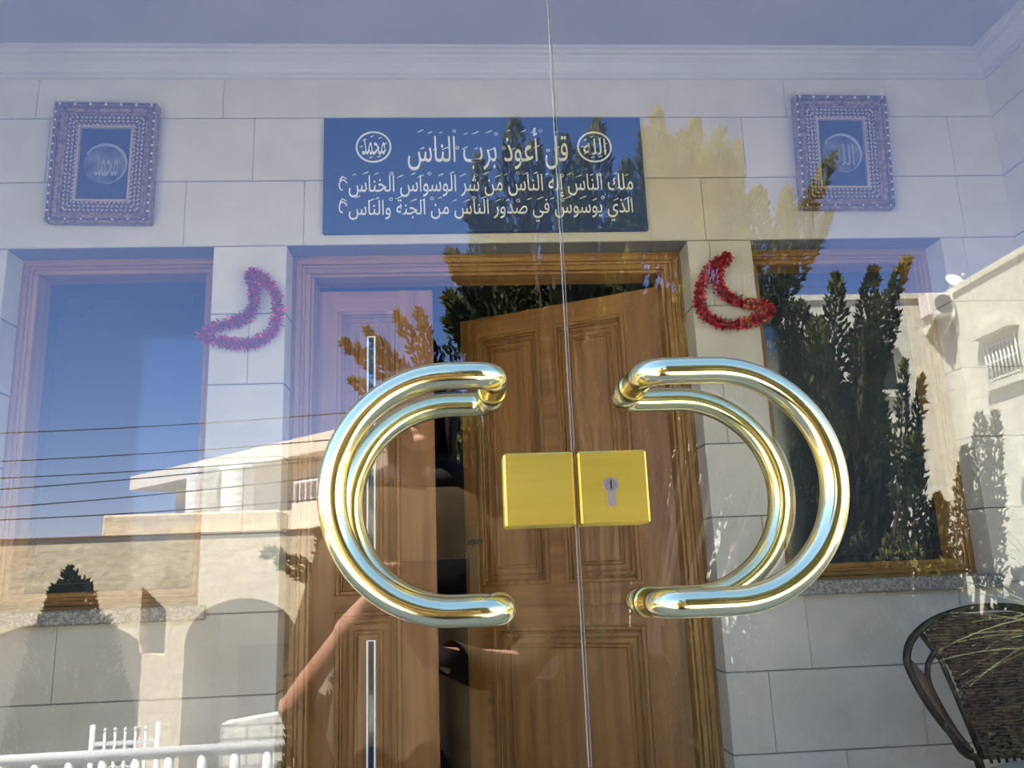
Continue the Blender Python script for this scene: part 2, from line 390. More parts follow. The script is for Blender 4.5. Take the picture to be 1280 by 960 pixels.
rd = struct(empty('door_2', (.016, 3.64, 0), math.atan2(-.44, .814), True)); tag(rd, 'wide timber door leaf standing open into the dark hall')
leaf(rd, .925, .012, 2.285, [(.08, .385, 1.11, 2.19), (.462, .769, 1.11, 2.19), (.125, .772, .25, .936)])
b = MB(); b.box(.06, .79, -.004, .002, 1.018, 1.026, .001); b.build('rail_bead', WOODH, rd)
b = MB(); b.box(.016, .066, -.006, .002, 1.06, 1.375, .002); bp = b.build('lock_plate', WOODV, rd)
b = MB()
for i in range(5): b.box(.0215+.009*i, .0235+.009*i, -.009, -.005, 1.085, 1.345)
for i in range(27): b.box(.0205, .0605, -.0085, -.005, 1.085+.01*i, 1.0868+.01*i)
b.build('lattice', mat('tarnished_brass', (.50, .40, .24), .4, .8), rd)
b = MB(); b.tube([(.040, 0, 1.285), (.040, -.045, 1.285)], .009, 10); b.tube([(.040, -.045, 1.285), (.06, -.05, 1.292), (.085, -.05, 1.288), (.105, -.047, 1.292)], [.009, .010, .009, .007], 10)
b.ball((.040, -.002, 1.285), .017, sc=(1, .5, 1)); b.build('lever_handle', BLACK, rd)

# ------------------------------------------------------------------ glass front
def pane(x0, x1, z0, z1, name, parent=None):
    b = MB(); b.box(x0, x1, GLASS_Y, GLASS_Y+.010, z0, z1)
    b.bm.faces.ensure_lookup_table()
    for f in b.bm.faces:
        c = f.calc_center_median()
        f.material_index = 0 if c.y < GLASS_Y+.001 else 1 if c.y > GLASS_Y+.009 else 2
    return b.build(name, [GLASS, GLASSB, GEDGE], parent)
HR_, HZ = .1175, 1.2335
def pull(sx, cx, xl, parent):
    """one C-shaped tube: half ring, straight ends, bent back into the glass. sx = -1 opens to +x"""
    out = []
    for side, y in ((-1, .83), (1, .98)):
        yg = GLASS_Y if side < 0 else GLASS_Y+.010; rb = .022
        xe = xl
        top, bot = HZ+HR_, HZ-HR_
        def end(z):  # from the straight part into the glass
            p = []
            for i in range(9):
                a = PI/2*i/8; p.append((xe + (-sx)*(-rb + rb*math.sin(a)), y - side*rb*(1-math.cos(a)), z))
            p.append((xe, yg, z)); return p
        a0 = PI/2; pts = end(top)[::-1]
        n = 40
        for i in range(n+1):
            a = PI/2 + (-sx)*PI*i/n; pts.append((cx+HR_*math.cos(a), y, HZ+HR_*math.sin(a)))
        pts += end(bot)
        b = MB(); b.tube(pts, .0143, 28)
        o = b.build('pull_handle', BRASS, parent); out.append(o)
        for z in (top, bot):
            b = MB(); b.tube([(xe, yg+side*.0002, z), (xe, yg+side*.005, z)], .0165, 24)
            b.build('collar', BRASS, o)
    return out
def lock(x0, x1, parent, keyed):
    for y0, y1 in ((.884, .8995), (.9105, .926)):
        b = MB(); b.box(x0, x1, y0, y1, 1.198, 1.277, .0022); o = b.build('lock_case', BRUSH, parent)
        if keyed and y0 < .9:
            cx, cz = .1612, 1.2395
            b = MB(); pts = [(cx+.0085*math.cos(a), cz+.0085*math.sin(a)) for a in [math.radians(-60+i*10) for i in range(31)]]
            pts += [(cx-.0045, cz-.021), (cx-.002, cz-.0235), (cx+.002, cz-.0235), (cx+.0045, cz-.021)]
            b.prism(pts, .8818, .886); cyl = b.build('key_cylinder', STEEL, o)
            b = MB(); b.tube([(cx, .8814, cz), (cx, .8822, cz)], .0068, 20); b.build('cylinder_plug', mat('plug', (.34, .30, .30), .4, 1), cyl)
            b = MB(); b.box(cx-.0009, cx+.0009,   .8809, .8815, cz-.0045, cz+.0052); b.box(cx-.002, cx+.0005,   .8809, .8815, cz+.001, cz+.0022); b.build('keyhole', BLACK, cyl)
gl = empty('glass_door', (-.378, .905, 0)); tag(gl, 'frameless glass door leaf with a blank square brass lock and brass C-shaped pull opening towards the lock', 'door', None, 'thing')
gl['label'] = 'clear glass door leaf with blank square brass lock and C-shaped brass pull handle'
pane(-.88, .1238, .012, 2.38, 'pane', gl); pull(-1, -.0095, .038, gl); lock(.0465, .1222, gl, False)
gr = empty('glass_door', (.63, .905, 0)); tag(gr, 'clear glass door leaf with key cylinder in its square brass lock and D-shaped brass pull handle', 'door', None, 'thing')
gr['label'] = 'clear glass door leaf whose square brass lock has a key cylinder'
pane(.1266, 1.13, .012, 2.38, 'pane', gr); pull(1, .2655, .197, gr); lock(.1270, .2022, gr, True)
for i, (x0, x1, z0, z1) in enumerate(((XL, -.884, .0, 2.80), (1.134, XR, 0, 2.80), (-.88, 1.13, 2.385, 2.80))):
    struct(pane(x0, x1, z0, z1, 'window_%d' % (3+i)))

# ------------------------------------------------------------------ writing
FORMS = {'ا': 0xFE8D, 'ب': 0xFE8F, 'ج': 0xFE9D, 'ح': 0xFEA1, 'خ': 0xFEA5, 'د': 0xFEA9, 'ذ': 0xFEAB, 'ر': 0xFEAD, 'س': 0xFEB1, 'ش': 0xFEB5, 'ص': 0xFEB9,
         'ع': 0xFEC9, 'ف': 0xFED1, 'ق': 0xFED5, 'ك': 0xFED9, 'ل': 0xFEDD, 'م': 0xFEE1, 'ن': 0xFEE5, 'ه': 0xFEE9, 'و': 0xFEED, 'ي': 0xFEF1, 'أ': 0xFE83, 'إ': 0xFE87, 'ة': 0xFE93}
def shape_arabic(t):
    out = []
    for wd in t.split(' '):
        r = []; prev = False
        for i, c in enumerate(wd):
            jn = c not in 'ادذروأإة' and i+1 < len(wd)
            r.append(chr(FORMS[c] + (3 if prev and jn else 1 if prev else 2 if jn else 0))); prev = jn
        out.append(''.join(r))
    return ' '.join(out)[::-1]
def text_mesh(name, body, box, y, th, material, parent, shear=0.0, offset=0.0, mx=None):
    """lettering fitted to the box (x0, x1, z0, z1), standing on plane y"""
    cu = bpy.data.curves.new(name, 'FONT'); cu.body = body; cu.size = 1; cu.extrude = .5; cu.shear = shear; cu.offset = offset; cu.resolution_u = 3
    o = bpy.data.objects.new(name, cu); C.objects.link(o); bpy.context.view_layer.update()
    me = bpy.data.meshes.new_from_object(o.evaluated_get(bpy.context.evaluated_depsgraph_get())); bpy.data.objects.remove(o)
    xs = [v.co.x for v in me.vertices]; ys = [v.co.y for v in me.vertices]
    x0, x1, z0, z1 = box; ax, ay = min(xs), min(ys); kx, ky = (x1-x0)/(max(xs)-ax), (z1-z0)/(max(ys)-ay)
    for v in me.vertices:
        p = ((v.co.x-ax)*kx+x0, y-(v.co.z+.5)*th, (v.co.y-ay)*ky+z0)
        v.co = mx @ Vector(p) if mx else p
    me.materials.clear(); me.materials.append(material)
    o = bpy.data.objects.new(name, me); C.objects.link(o)
    if parent:
        o.parent = parent; off = Vector((0, 0, 0)); p = parent
        while p: off += p.location; p = p.parent
        if not parent.get('_local'): me.transform(Matrix.Translation(-off))
    return o

# blue calligraphy board
bd = empty('calligraphy_board', (.127, YW, 2.44)); tag(bd, 'dark blue board with three lines of ivory Arabic calligraphy above the doorway', 'sign')
b = MB(); b.box(-.502, .757, YW-.022, YW-.0005, 2.441, 2.929, .003); b.build('board', NAVY, bd)
def P(u, v): return at(u, v, YW-.022)
def line(t, u0, u1, v0, v1, off=.0):
    a, c = P(u0, v1), P(u1, v0)
    return text_mesh('lettering', shape_arabic(t), (a.x, c.x, a.z, c.z), YW-.0218, .003, IVORY, bd, offset=off)
line("قل أعوذ برب الناس", 510, 708, 160, 213)
line("ملك الناس إله الناس من شر الوسواس الخناس", 436, 790, 217, 249)
line("الذي يوسوس في صدور الناس من الجنة والناس", 436, 790, 247, 280)
# vowel strokes over the lines, the small closing flourishes, and the two medallions
b = MB()
for (u0, u1, v) in ((520, 700, 166), (520, 705, 186), (440, 786, 219), (440, 786, 249)):
    n = 13 if u1-u0 < 200 else 26
    for i in range(n):
        u = u0+(u1-u0)*(i+random.uniform(.2, .8))/n; c = P(u, v+random.uniform(-2.5, 2.5)); l = random.uniform(.006, .013)
        if i % 4 == 3: b.tube([(c.x+.006*math.cos(a), YW-.024, c.z+.006*math.sin(a)) for a in [2*PI*k/8 for k in range(8)]], .0014, 5, closed=True)
        else: b.tube([(c.x-l, YW-.024, c.z-l*.4), (c.x+l, YW-.024, c.z+l*.5)], [.0012, .0026], 5)
b.build('vowel_lettering', IVORY, bd)
for v in (234, 262):
    b = MB(); c = P(428, v); b.tube([(c.x+.018*math.cos(a)*(1 - .05*i), YW-.024, c.z+.004+.030*math.sin(a)*(1-.04*i)) for i, a in enumerate([math.radians(20+22*k) for k in range(13)])], .003, 6)
    b.tube([(c.x-.010, YW-.024, c.z+.030), (c.x+.0, YW-.024, c.z+.044), (c.x+.016, YW-.024, c.z+.034)], .0026, 6)
    b.build('verse_mark', IVORY, bd)
for cu_, t in (((467, 184), "محمد"), ((743, 184), "الله")):
    c = P(*cu_); b = MB(); b.tube([(c.x+.066*math.cos(a), YW-.024, c.z+.064*math.sin(a)) for a in [2*PI*k/40 for k in range(40)]], .0038, 8, closed=True)
    md = b.build('medallion', IVORY, bd)
    text_mesh('lettering', shape_arabic(t), (c.x-.045, c.x+.045, c.z-.034, c.z+.036), YW-.0218, .003, IVORY, md)
    b = MB()
    for k in range(9):
        a = 2*PI*k/9+.3; q = (c.x+.047*math.cos(a), c.z+.046*math.sin(a)); b.tube([(q[0]-.006, YW-.024, q[1]-.003), (q[0]+.006, YW-.024, q[1]+.003)], .002, 5)
    b.build('vowel_lettering', IVORY, md)

# two carved picture frames with prints of the moon
def picture(corners, lean, label, word, spin):
    x0, x1, z0, z1 = corners; w_, h_ = x1-x0, z1-z0
    r = empty('picture_frame', ((x0+x1)/2, YW-.004, z0)); r['_local'] = 1; r.rotation_euler = (lean, spin, 0)
    tag(r, label, 'picture')
    a, h = w_/2, h_
    def ring(b, i0, i1, y0, y1, ch=.003, mi=0):
        t = i1-i0; X0, X1, Z0, Z1 = -a+i0, a-i0, i0, h-i0
        b.box(X0, X0+t, y0, y1, Z0, Z1, ch, mi); b.box(X1-t, X1, y0, y1, Z0, Z1, ch, mi); b.box(X0+t, X1-t, y0, y1, Z1-t, Z1, ch, mi); b.box(X0+t, X1-t, y0, y1, Z0, Z0+t, ch, mi)
    b = MB(); ring(b, 0, .016, -.045, 0); ring(b, .016, .034, -.036, 0, .006); ring(b, .034, .044, -.028, 0); ring(b, .044, .094, -.022, 0); b.build('frame', GOLDF, r)
    b = MB(); ring(b, .088, .097, -.030, 0, .002); b.build('inner_lip', GILTL, r)
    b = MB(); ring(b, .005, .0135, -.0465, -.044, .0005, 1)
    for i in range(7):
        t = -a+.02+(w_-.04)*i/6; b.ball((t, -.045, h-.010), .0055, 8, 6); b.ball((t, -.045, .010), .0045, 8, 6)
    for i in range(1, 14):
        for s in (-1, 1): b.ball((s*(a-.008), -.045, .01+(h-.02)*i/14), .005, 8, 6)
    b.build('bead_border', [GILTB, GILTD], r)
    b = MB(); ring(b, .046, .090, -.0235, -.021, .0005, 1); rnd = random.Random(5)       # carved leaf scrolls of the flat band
    for row in (.054, .069, .083):
        n1, n2 = int((w_-2*row)/.0165), int((h-2*row)/.0165)
        for i in range(n1):
            for z in (row, h-row):
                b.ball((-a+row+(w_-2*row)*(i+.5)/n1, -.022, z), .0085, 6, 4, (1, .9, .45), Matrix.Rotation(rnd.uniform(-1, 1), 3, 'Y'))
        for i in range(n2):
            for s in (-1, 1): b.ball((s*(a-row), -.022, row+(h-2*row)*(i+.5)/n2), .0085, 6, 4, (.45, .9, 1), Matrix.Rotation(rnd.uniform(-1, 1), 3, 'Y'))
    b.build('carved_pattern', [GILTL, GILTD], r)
    b = MB(); b.box(-a+.09, a-.09, -.014, -.010, .09, h-.09); pc = b.build('print', PICT, r); pc['_local'] = 1
    b = MB(); cz = h/2; b.tube([(0, -.0142, cz), (0, -.0150, cz)], .078, 40); b.build('moon_disc', MOON, pc)
    b = MB(); rr = [.0012+.0055*max(0, math.sin((k-4)/36*PI)) for k in range(40)]
    b.tube([(.080*math.cos(q), -.0155, cz+.080*math.sin(q)) for q in [2*PI*(k-14)/60 for k in range(40)]], rr, 6); b.build('moon_rim', mat('moon_rim', (.30, .30, .32), .5), pc)
    text_mesh('lettering', shape_arabic(word), (-.035, .050, cz-.05, cz+.04), -.0152, .002, mat('print_letter', (.28, .27, .28), .5), pc)
    return r
picture((-1.520, -1.138, 2.489, 2.973), math.radians(2.5), 'carved picture frame', "محمد", math.radians(1.2))
picture((1.372, 1.752, 2.518, 2.99), math.radians(5.5), 'ornate carved picture frame', "الله", math.radians(.6))
for o in C.objects:
    if o.name.startswith('picture_frame') and o.type == 'EMPTY':
        o['label'] = 'carved bead-edged frame with moon print above the window that mirrors blue sky' if o.location.x < 0 else 'carved bead-edged frame with moon print, one lower corner under the mirrored cypress tips'

# tinsel crescents
def catmull(pts, n=10):
    out = []; N = len(pts)
    for i in range(N):
        p0, p1, p2, p3 = (Vector(pts[(i+k) % N]) for k in (-1, 0, 1, 2))
        for j in range(n):
            t = j/n; out.append(.5*((2*p1)+(p2-p0)*t+(2*p0-5*p1+4*p2-p3)*t*t+(3*p1-p0-3*p2+p3)*t**3))
    return out
def crescent(px, label, seed):
    rnd = random.Random(seed); path = catmull([at(u, v, YW-.03) for u, v in px], 8)
    r = empty('tinsel_crescent', (sum(p.x for p in path)/len(path), YW, min(p.z for p in path))); tag(r, label, 'decoration')
    b = MB(); b.tube(path, .008, 8, closed=True); b.build('wire_core', TINSELD, r)
    b = MB()
    for i in range(3000):
        p = path[rnd.randrange(len(path))] + Vector((rnd.gauss(0, .004), 0, rnd.gauss(0, .004)))
        d = Vector((rnd.gauss(0, 1), rnd.gauss(0, 1), rnd.gauss(0, 1))).normalized(); s = d.orthogonal().normalized()
        s = (Matrix.Rotation(rnd.uniform(0, 6.28), 3, d) @ s)*rnd.uniform(.002, .0034); q = p + d*.007; l = rnd.uniform(.012, .021)
        if (q+d*l).y > YW-.002: d.y = -abs(d.y)
        e = p+d*(.007+l)
        b.poly([q-s*.6, q+s*.6, e+s, e-s])
    b.build('tinsel', TINSEL, r, recalc=False)
crescent([(909, 322), (893, 330), (880, 348), (874, 372), (881, 394), (904, 405), (930, 404), (950, 397), (963, 387), (945, 381), (922, 377), (905, 367), (897, 352), (899, 336)],
         'red tinsel crescent moon on the stone pier nearer the keyed glass leaf', 1)
crescent([(314, 342), (332, 350), (345, 370), (347, 394), (338, 416), (319, 427), (298, 430), (275, 427), (253, 419), (275, 407), (298, 401), (312, 391), (318, 374), (316, 356)],
         'tinsel crescent moon tinted purple by the reflected sky', 2)

# ------------------------------------------------------------------ wicker chair
def chair():
    cx, y0 = 1.625, 2.52
    r = empty('wicker_chair', (cx, y0-.2, 0)); tag(r, 'dark brown wicker armchair with round hooped back under the window sill', 'chair')
    yb = lambda z: y0 + .10*(z-.55)                     # the back leans away from the sitter
    def pt(x, z, dy=0): return (cx+x, yb(z)+dy, z)
    loop = [(-.135, .575), (-.20, .645), (-.255, .735), (-.288, .82), (-.29, .865), (-.262, .915), (-.19, .962), (-.09, .990), (0, .997)]
    loop = loop + [(-x, z) for x, z in loop[-2::-1]]
    sm = catmull([pt(*p) for p in loop], 5)[:-5]
    b = MB(); b.tube(sm, .0115, 10); b.build('hoop', CANE, r)
    inner = [(-.150, .60), (-.19, .66), (-.222, .735), (-.238, .79), (-.230, .835), (-.205, .868), (-.182, .882)]
    for s in (-1, 1):
        b = MB(); b.tube(catmull([pt(s*x, z) for x, z in inner], 5)[:-5], .009, 8); b.build('inner_hoop', CANE, r)
        b = MB()                                        # woven wing between hoop and inner hoop
        def on(l, z):
            for (xa, za), (xb, zb) in zip(l, l[1:]):
                if za <= z <= zb: return xa+(xb-xa)*(z-za)/(zb-za)
            return l[0][0] if z < l[0][1] else l[-1][0]
        for i in range(26):
            zo = .595+.262*i/25; zi = max(.60, zo-.055-.02*i/25)
            xo, xi = on(loop[:5], zo), on(inner, zi)
            b.tube([pt(s*xo, zo), pt(s*(xo+xi)/2, (zo+zi)/2, -.004), pt(s*xi, zi)], .0072, 6)
        b.build('woven_wing', WICKER, r)
    b = MB(); n = 46                                    # woven back panel, strand over strand
    for i in range(n):
        z = .575+(.975-.575)*i/(n-1); t = (z-.575)/.4
        hw = .118+.07*t+(.045*max(0, t-.6)/.4)
        if z > .87: hw = min(hw+.03*(z-.87)/.1, .285*math.sqrt(max(.0, 1-((z-.80)/.198)**2)))
        pts = []
        for k in range(25):
            x = -hw+2*hw*k/24; pts.append(pt(x, z, .005*math.sin(k*PI/2+(i % 2)*PI)))
        b.tube(pts, .0052, 6)
    b.build('back_weave', WICKER, r)
    b = MB()
    for k in range(9):
        x = -.10+.025*k; b.tube([pt(x*.95, .56), pt(x*1.35, .75), pt(x*1.9, .96)], .004, 6)
    b.build('back_ribs', CANE, r)
    for s in (-1, 1):
        b = MB(); b.tube([pt(s*.122, .575), pt(s*.155, .72), pt(s*.188, .85), pt(s*.236, .93)], .008, 8); b.build('back_edge', CANE, r)
    sz = .50; sc = (cx, y0-.24)
    b = MB(); b.tube([(sc[0]+.27*math.cos(a), sc[1]+.25*math.sin(a), sz) for a in [2*PI*k/36 for k in range(36)]], .016, 10, closed=True); b.build('seat_rim', CANE, r)
    b = MB()
    for k in range(13):
        q = .02*(k+1); b.tube([(sc[0]+q*math.cos(a), sc[1]+q*.93*math.sin(a), sz+.004*math.sin(9*a+k*PI)) for a in [2*PI*j/36 for j in range(36)]], .010, 6, closed=True)
    b.build('seat_weave', WICKER, r)
    b = MB(); b.lathe([(.02, 0), (.22, 0), (.24, .02), (.235, .045), (.20, .06), (.02, .065)], (sc[0], sc[1], sz+.014), 32); b.build('cushion', mat('cushion', (.50, .48, .36), .9), r)
    for sx, sy in ((-1, -1), (1, -1), (-1, 1), (1, 1)):
        b = MB(); px, py = sc[0]+sx*.19, sc[1]+sy*.17
        b.tube([(px, py, sz), (px+sx*.015, py+sy*.015, .3), (px+sx*.05, py+sy*.04, .0)], [.016, .015, .014], 10); b.build('leg', CANE, r)
    for s in (-1, 1):
        b = MB(); b.tube([pt(s*.135, .575), (cx+s*.15, y0-.05, sz)], .013, 8); b.build('back_post', CANE, r)
    b = MB(); b.tube([(sc[0]+.20*math.cos(a), sc[1]+.18*math.sin(a), .20) for a in [2*PI*k/30 for k in range(30)]], .010, 8, closed=True); b.build('stretcher', CANE, r)
chair()

# ------------------------------------------------------------------ outside, seen in the glass
b = MB(); b.box(-40, 40, -9.0, -2.6, -1.5, -1.2); struct(b.build('garden_ground', SOIL))
b = MB(); b.box(-40, 40, -17, -9.0, -3.6, -3.4); struct(b.build('road', ASPH))
b = MB(); b.box(-60, 60, -90, -17, -3.7, -3.45); struct(b.build('yard_ground', noise_col(mat('pale_yard', rough=.9), (.30, .27, .22), (.40, .36, .30), scale=1)))
b = MB(); b.box(-40, 40, -9.3, -9.0, -3.5, -1.18); struct(b.build('garden_wall', CREAM2))

def curve_plate(outer, holes, th):
    """2D outline with holes -> solid plate in x, z, thickness th along -y from 0"""
    cu = bpy.data.curves.new('plate', 'CURVE'); cu.dimensions = '2D'; cu.fill_mode = 'BOTH'; cu.extrude = th/2
    for pts in [outer]+holes:
        sp = cu.splines.new('POLY'); sp.points.add(len(pts)-1); sp.use_cyclic_u = True
        for q, p in zip(sp.points, pts): q.co = (p[0], p[1], 0, 1)
    o = bpy.data.objects.new('plate', cu); C.objects.link(o); bpy.context.view_layer.update()
    me = bpy.data.meshes.new_from_object(o.evaluated_get(bpy.context.evaluated_depsgraph_get())); bpy.data.objects.remove(o)
    for v in me.vertices: v.co = (v.co.x, -(th/2)-v.co.z, v.co.y)
    b = MB(); b.bm.from_mesh(me); bpy.data.meshes.remove(me); b.bm.faces.ensure_lookup_table()
    for f in b.bm.faces: f.material_index = 0; f.smooth = False
    return b
# house with the two arches
YH = 1.8-20
hs = empty('house', (-9, YH, -3.45)); tag(hs, 'cream rough stone house with two wide arches and house number five', 'building')
GZ = -3.45
def arch_pts(x0, x1, zs, zt):
    n = 24; return [(x0, GZ), (x1, GZ)] + [((x0+x1)/2+(x1-x0)/2*math.cos(PI*k/n), zs+(zt-zs)*math.sin(PI*k/n)) for k in range(n+1)]
b = curve_plate([(-24, GZ-.05), (-3.40, GZ-.05), (-3.40, 2.33), (-24, 2.33)],
                [arch_pts(-6.32, -3.80, -.10, .85), arch_pts(-10.9, -7.25, -.25, .50), arch_pts(-16.5, -12.2, -.25, .50), [(-7.33, -.25), (-6.76, -.35), (-6.76, .66), (-7.33, 1.20)]], .55)
b.bm.transform(Matrix.Translation((0, YH, 0))); b.build('arcade_wall', CREAM, hs)
b = MB(); b.box(-24, -3.44, YH-3.4, YH-3.2, GZ, 2.3); b.box(-3.75, -3.44, YH-3.4, YH-.55, GZ, 2.3); b.box(-24, -3.44, YH-3.4, YH-.55, 2.0, 2.3); b.box(-6.72, -6.42, YH-3.2, YH-.55, GZ, 2.0); b.build('inner_wall', CREAM3, hs)
b = MB(); b.box(-5.9, -4.4, YH-3.2, YH-3.12, GZ, -.4); b.build('garage_door', GREYIN, hs)
b = MB(); b.box(-24, -3.33, YH-.6, YH+.05, 2.332, 2.375); b.build('coping', BROWNCAP, hs)
b = MB(); b.box(-8.75, -4.5, YH-2.2, YH-1.0, 2.31, 2.93, .05); b.build('roof_slab', CREAM, hs)
nb = text_mesh('house_number', '5', (-3.72, -3.56, .14, .40), 0, .03, mat('number_blue', (.02, .06, .22), .5), None)
nb.data.transform(Matrix.Rotation(PI, 4, 'Z')); nb.data.transform(Matrix.Translation((-3.64*2, YH+.002, 0)))
tag(nb, 'blue numeral plate on the arch pier of the rough stone house', 'number sign')
# far house with the balcony, on rising ground
fh = empty('house', (-6, -28, 0)); tag(fh, 'plain cream house with flat roof and balcony rising behind the arched house', 'building')
A, B_ = Vector((-11.4, 1.8-32, 0)), Vector((-1.6, 1.8-22.2, 0)); dx = (B_-A).normalized(); nn = Vector((dx.y, -dx.x, 0)) if dx.y < 0 else Vector((-dx.y, dx.x, 0))
ry = Matrix(((dx.x, nn.x, 0, A.x), (dx.y, nn.y, 0, A.y), (0, 0, 1, 0), (0, 0, 0, 1))); LL = (B_-A).length
def fbox(mb, *q): mb.box(*q, 0, 0, lambda p: ry @ Vector(p))
b = MB(); fbox(b, 1.5, LL, -8, 0, GZ, 5.1); b.build('wall', CREAM3, fh)
b = MB(); fbox(b, -.3, LL+.2, -8, .9, 4.72, 5.22); b.build('roof', CREAM3, fh)
b = MB(); fbox(b, LL-3.2, LL+.1, 0, 1.2, 2.6, 3.3); b.build('balcony', CREAM3, fh)
b = MB(); fbox(b, LL-3.2, LL+.1, 1.1, 1.16, 3.85, 3.92)
for i in range(12): fbox(b, LL-3.2+.27*i, LL-3.16+.27*i, 1.1, 1.15, 3.3, 3.86)
b.build('railing', WPAINT, fh)
b = MB(); fbox(b, LL-2.5, LL-1.2, -.02, .02, 3.3, 4.55); b.build('window', WGLASS, fh)
b = MB(); fbox(b, 1.2, 1.5, -8, -.6, GZ, 4.72); b.build('side_wall', GREYIN, fh)
# water tanks on the arched house's rear roof
def tank(u, label):
    p0, p1 = refl(u-20, 640, 22.9), refl(u+20, 640, 22.9); c = (p0+p1)/2; rad = abs(p1.x-p0.x)/2
    r = empty('water_tank', (c.x, c.y, 2.32)); tag(r, label, 'water tank', 'roof tanks')
    z0 = 2.324; b = MB(); prof = [(rad*.9, 0)]
    for i in range(6):
        z = .75 + i*.2; prof += [(rad*.985, z), (rad, z+.03), (rad, z+.14), (rad*.985, z+.17)]
    prof[0] = (rad*.95, .70); prof += [(rad*.9, 1.97), (rad*.55, 2.06), (rad*.28, 2.09), (.05, 2.1)]
    b.lathe(prof, (c.x, c.y, z0), 32); b.build('tank', WPAINT, r)
    b = MB(); b.lathe([(rad*.26, 0), (rad*.27, .04), (rad*.2, .07), (.03, .08)], (c.x, c.y, z0+2.08), 20); b.build('lid', WPAINT, r)
    b = MB(); b.box(c.x-rad*.9, c.x+rad*.9, c.y-rad*.9, c.y+rad*.9, z0, z0+.70); b.build('stand', CREAM3, r)
tank(252, 'white ribbed roof water tank farther from the cream wall of the far house'); tank(296, 'white ribbed roof water tank nearer the cream wall of the far house')
b = MB(); b.box(-11, -3.45, YH-3.6, YH-.6, 2.301, 2.32); o = b.build('roof_deck', CREAM3, hs)

# white stone house close by
YC = 1.8-16
wh = empty('house', (14, YC, -2)); tag(wh, 'tall white stone house with barred windows and a dish on its flat roof', 'building')
XC = 10.26
b = MB(); b.box(XC, XC+9, YC-8, 1.8-7.0, GZ, 6.45); b.box(4.5, XC+.01, YC-8, YC, GZ, 6.45); b.build('wall', CREAM2, wh)
b = MB(); b.box(XC-.06, XC+9, YC-8, 1.8-6.9, 6.45, 6.57); b.box(4.4, XC-.06, YC-8, YC+.06, 6.45, 6.57); b.build('coping', CREAM2, wh)
def side_window(y0, y1, z0, z1):
    b = MB(); b.box(XC-.005, XC+.03, y0, y1, z0, z1); o = b.build('window', WGLASS, wh)
    b = MB(); b.box(XC-.22, XC+.05, y0-.12, y1+.12, z1+.10, z1+.28); b.build('hood', CREAM2, o)
    b = MB()
    for i in range(9): t = y0+(y1-y0)*i/8; b.tube([(XC-.05, t, z0), (XC-.05, t, z1)], .018, 6)
    for z in (z0+.08, (z0+z1)/2, z1-.08): b.box(XC-.06, XC-.04, y0, y1, z-.015, z+.015)
    b.build('window_bars', WPAINT, o)
    b = MB(); b.box(XC-.12, XC+.05, y0-.1, y1+.1, z0-.12, z0); b.build('sill', CREAM2, o)
side_window(1.8-14.95, 1.8-14.05, 4.35, 5.15); side_window(1.8-14.4, 1.8-13.4, 1.4, 2.4)
b = MB(); b.box(8.35, 8.95, YC-.02, YC+.02, 4.5, 5.3); o = b.build('window', WGLASS, wh)
b = MB(); b.box(8.27, 9.03, YC-.02, YC+.14, 4.36, 4.5); b.build('sill', CREAM2, o)
b = MB(); b.box(8.27, 9.03, YC-.02, YC+.2, 5.36, 5.5); b.build('hood', CREAM2, o)
# air conditioner and dish
ac = empty('air_conditioner', (9.9, YC, 5.9)); tag(ac, 'white outdoor air conditioner unit on the white stone house below the dish', 'air conditioner')
ax0, ax1, az0 = 9.62, 10.18, 5.98
b = MB(); b.box(ax0, ax1, YC+.06, YC+.42, az0, az0+.46, .02); b.build('case', WPAINT, ac)
b = MB(); fc = (ax0+.33, YC+.432, az0+.23)
for rr in (.05, .10, .15, .19): b.tube([(fc[0]+rr*math.cos(a), fc[1], fc[2]+rr*math.sin(a)) for a in [2*PI*k/24 for k in range(24)]], .006, 5, closed=True)
b.build('fan_grille', mat('grille_grey', (.30, .30, .30), .5), ac)
b = MB(); b.tube([(fc[0], fc[1]-.011, fc[2]), (fc[0], fc[1]-.005, fc[2])], .2, 24); b.build('fan_opening', mat('fan_dark', (.10, .10, .10), .6), ac)
b = MB()
b.bm.free()
for x in (ax0+.08, ax1-.1):
    b = MB(); b.box(x, x+.04, YC, YC+.44, az0-.05, az0); b.prism([(YC, az0-.32), (YC+.05, az0-.32), (YC+.44, az0-.05), (YC, az0-.05)], x, x+.03, 'x'); b.build('bracket', WPAINT, ac)
dp = refl(1182, 358, 16.6)
ds = empty('satellite_dish', (dp.x, YC-.4, 6.5)); tag(ds, 'small white satellite dish on the roof edge above the air conditioner', 'satellite dish')
b = MB(); b.lathe([(.02, 0), (.09, .008), (.15, .03), (.19, .06), (.186, .064), (.14, .037), (.02, .012)], (0, 0, 0), 28)
b.bm.transform(Matrix.Translation((dp.x, YC-.3, 6.92)) @ Matrix.Rotation(math.radians(-62), 4, 'X')); b.build('dish', WPAINT, ds)
b = MB(); b.tube([(dp.x, YC-.4, 6.5), (dp.x, YC-.4, 6.85), (dp.x, YC-.32, 6.92)], .025, 8); b.build('mast', mat('galvanised', (.4, .4, .4), .4, .8), ds)
b = MB(); b.tube([(dp.x, YC-.28, 6.72), (dp.x, YC+.05, 6.95)], .012, 6); b.ball((dp.x, YC+.06, 6.96), .04); b.build('feed_arm', mat('feed', (.5, .5, .5), .5), ds)

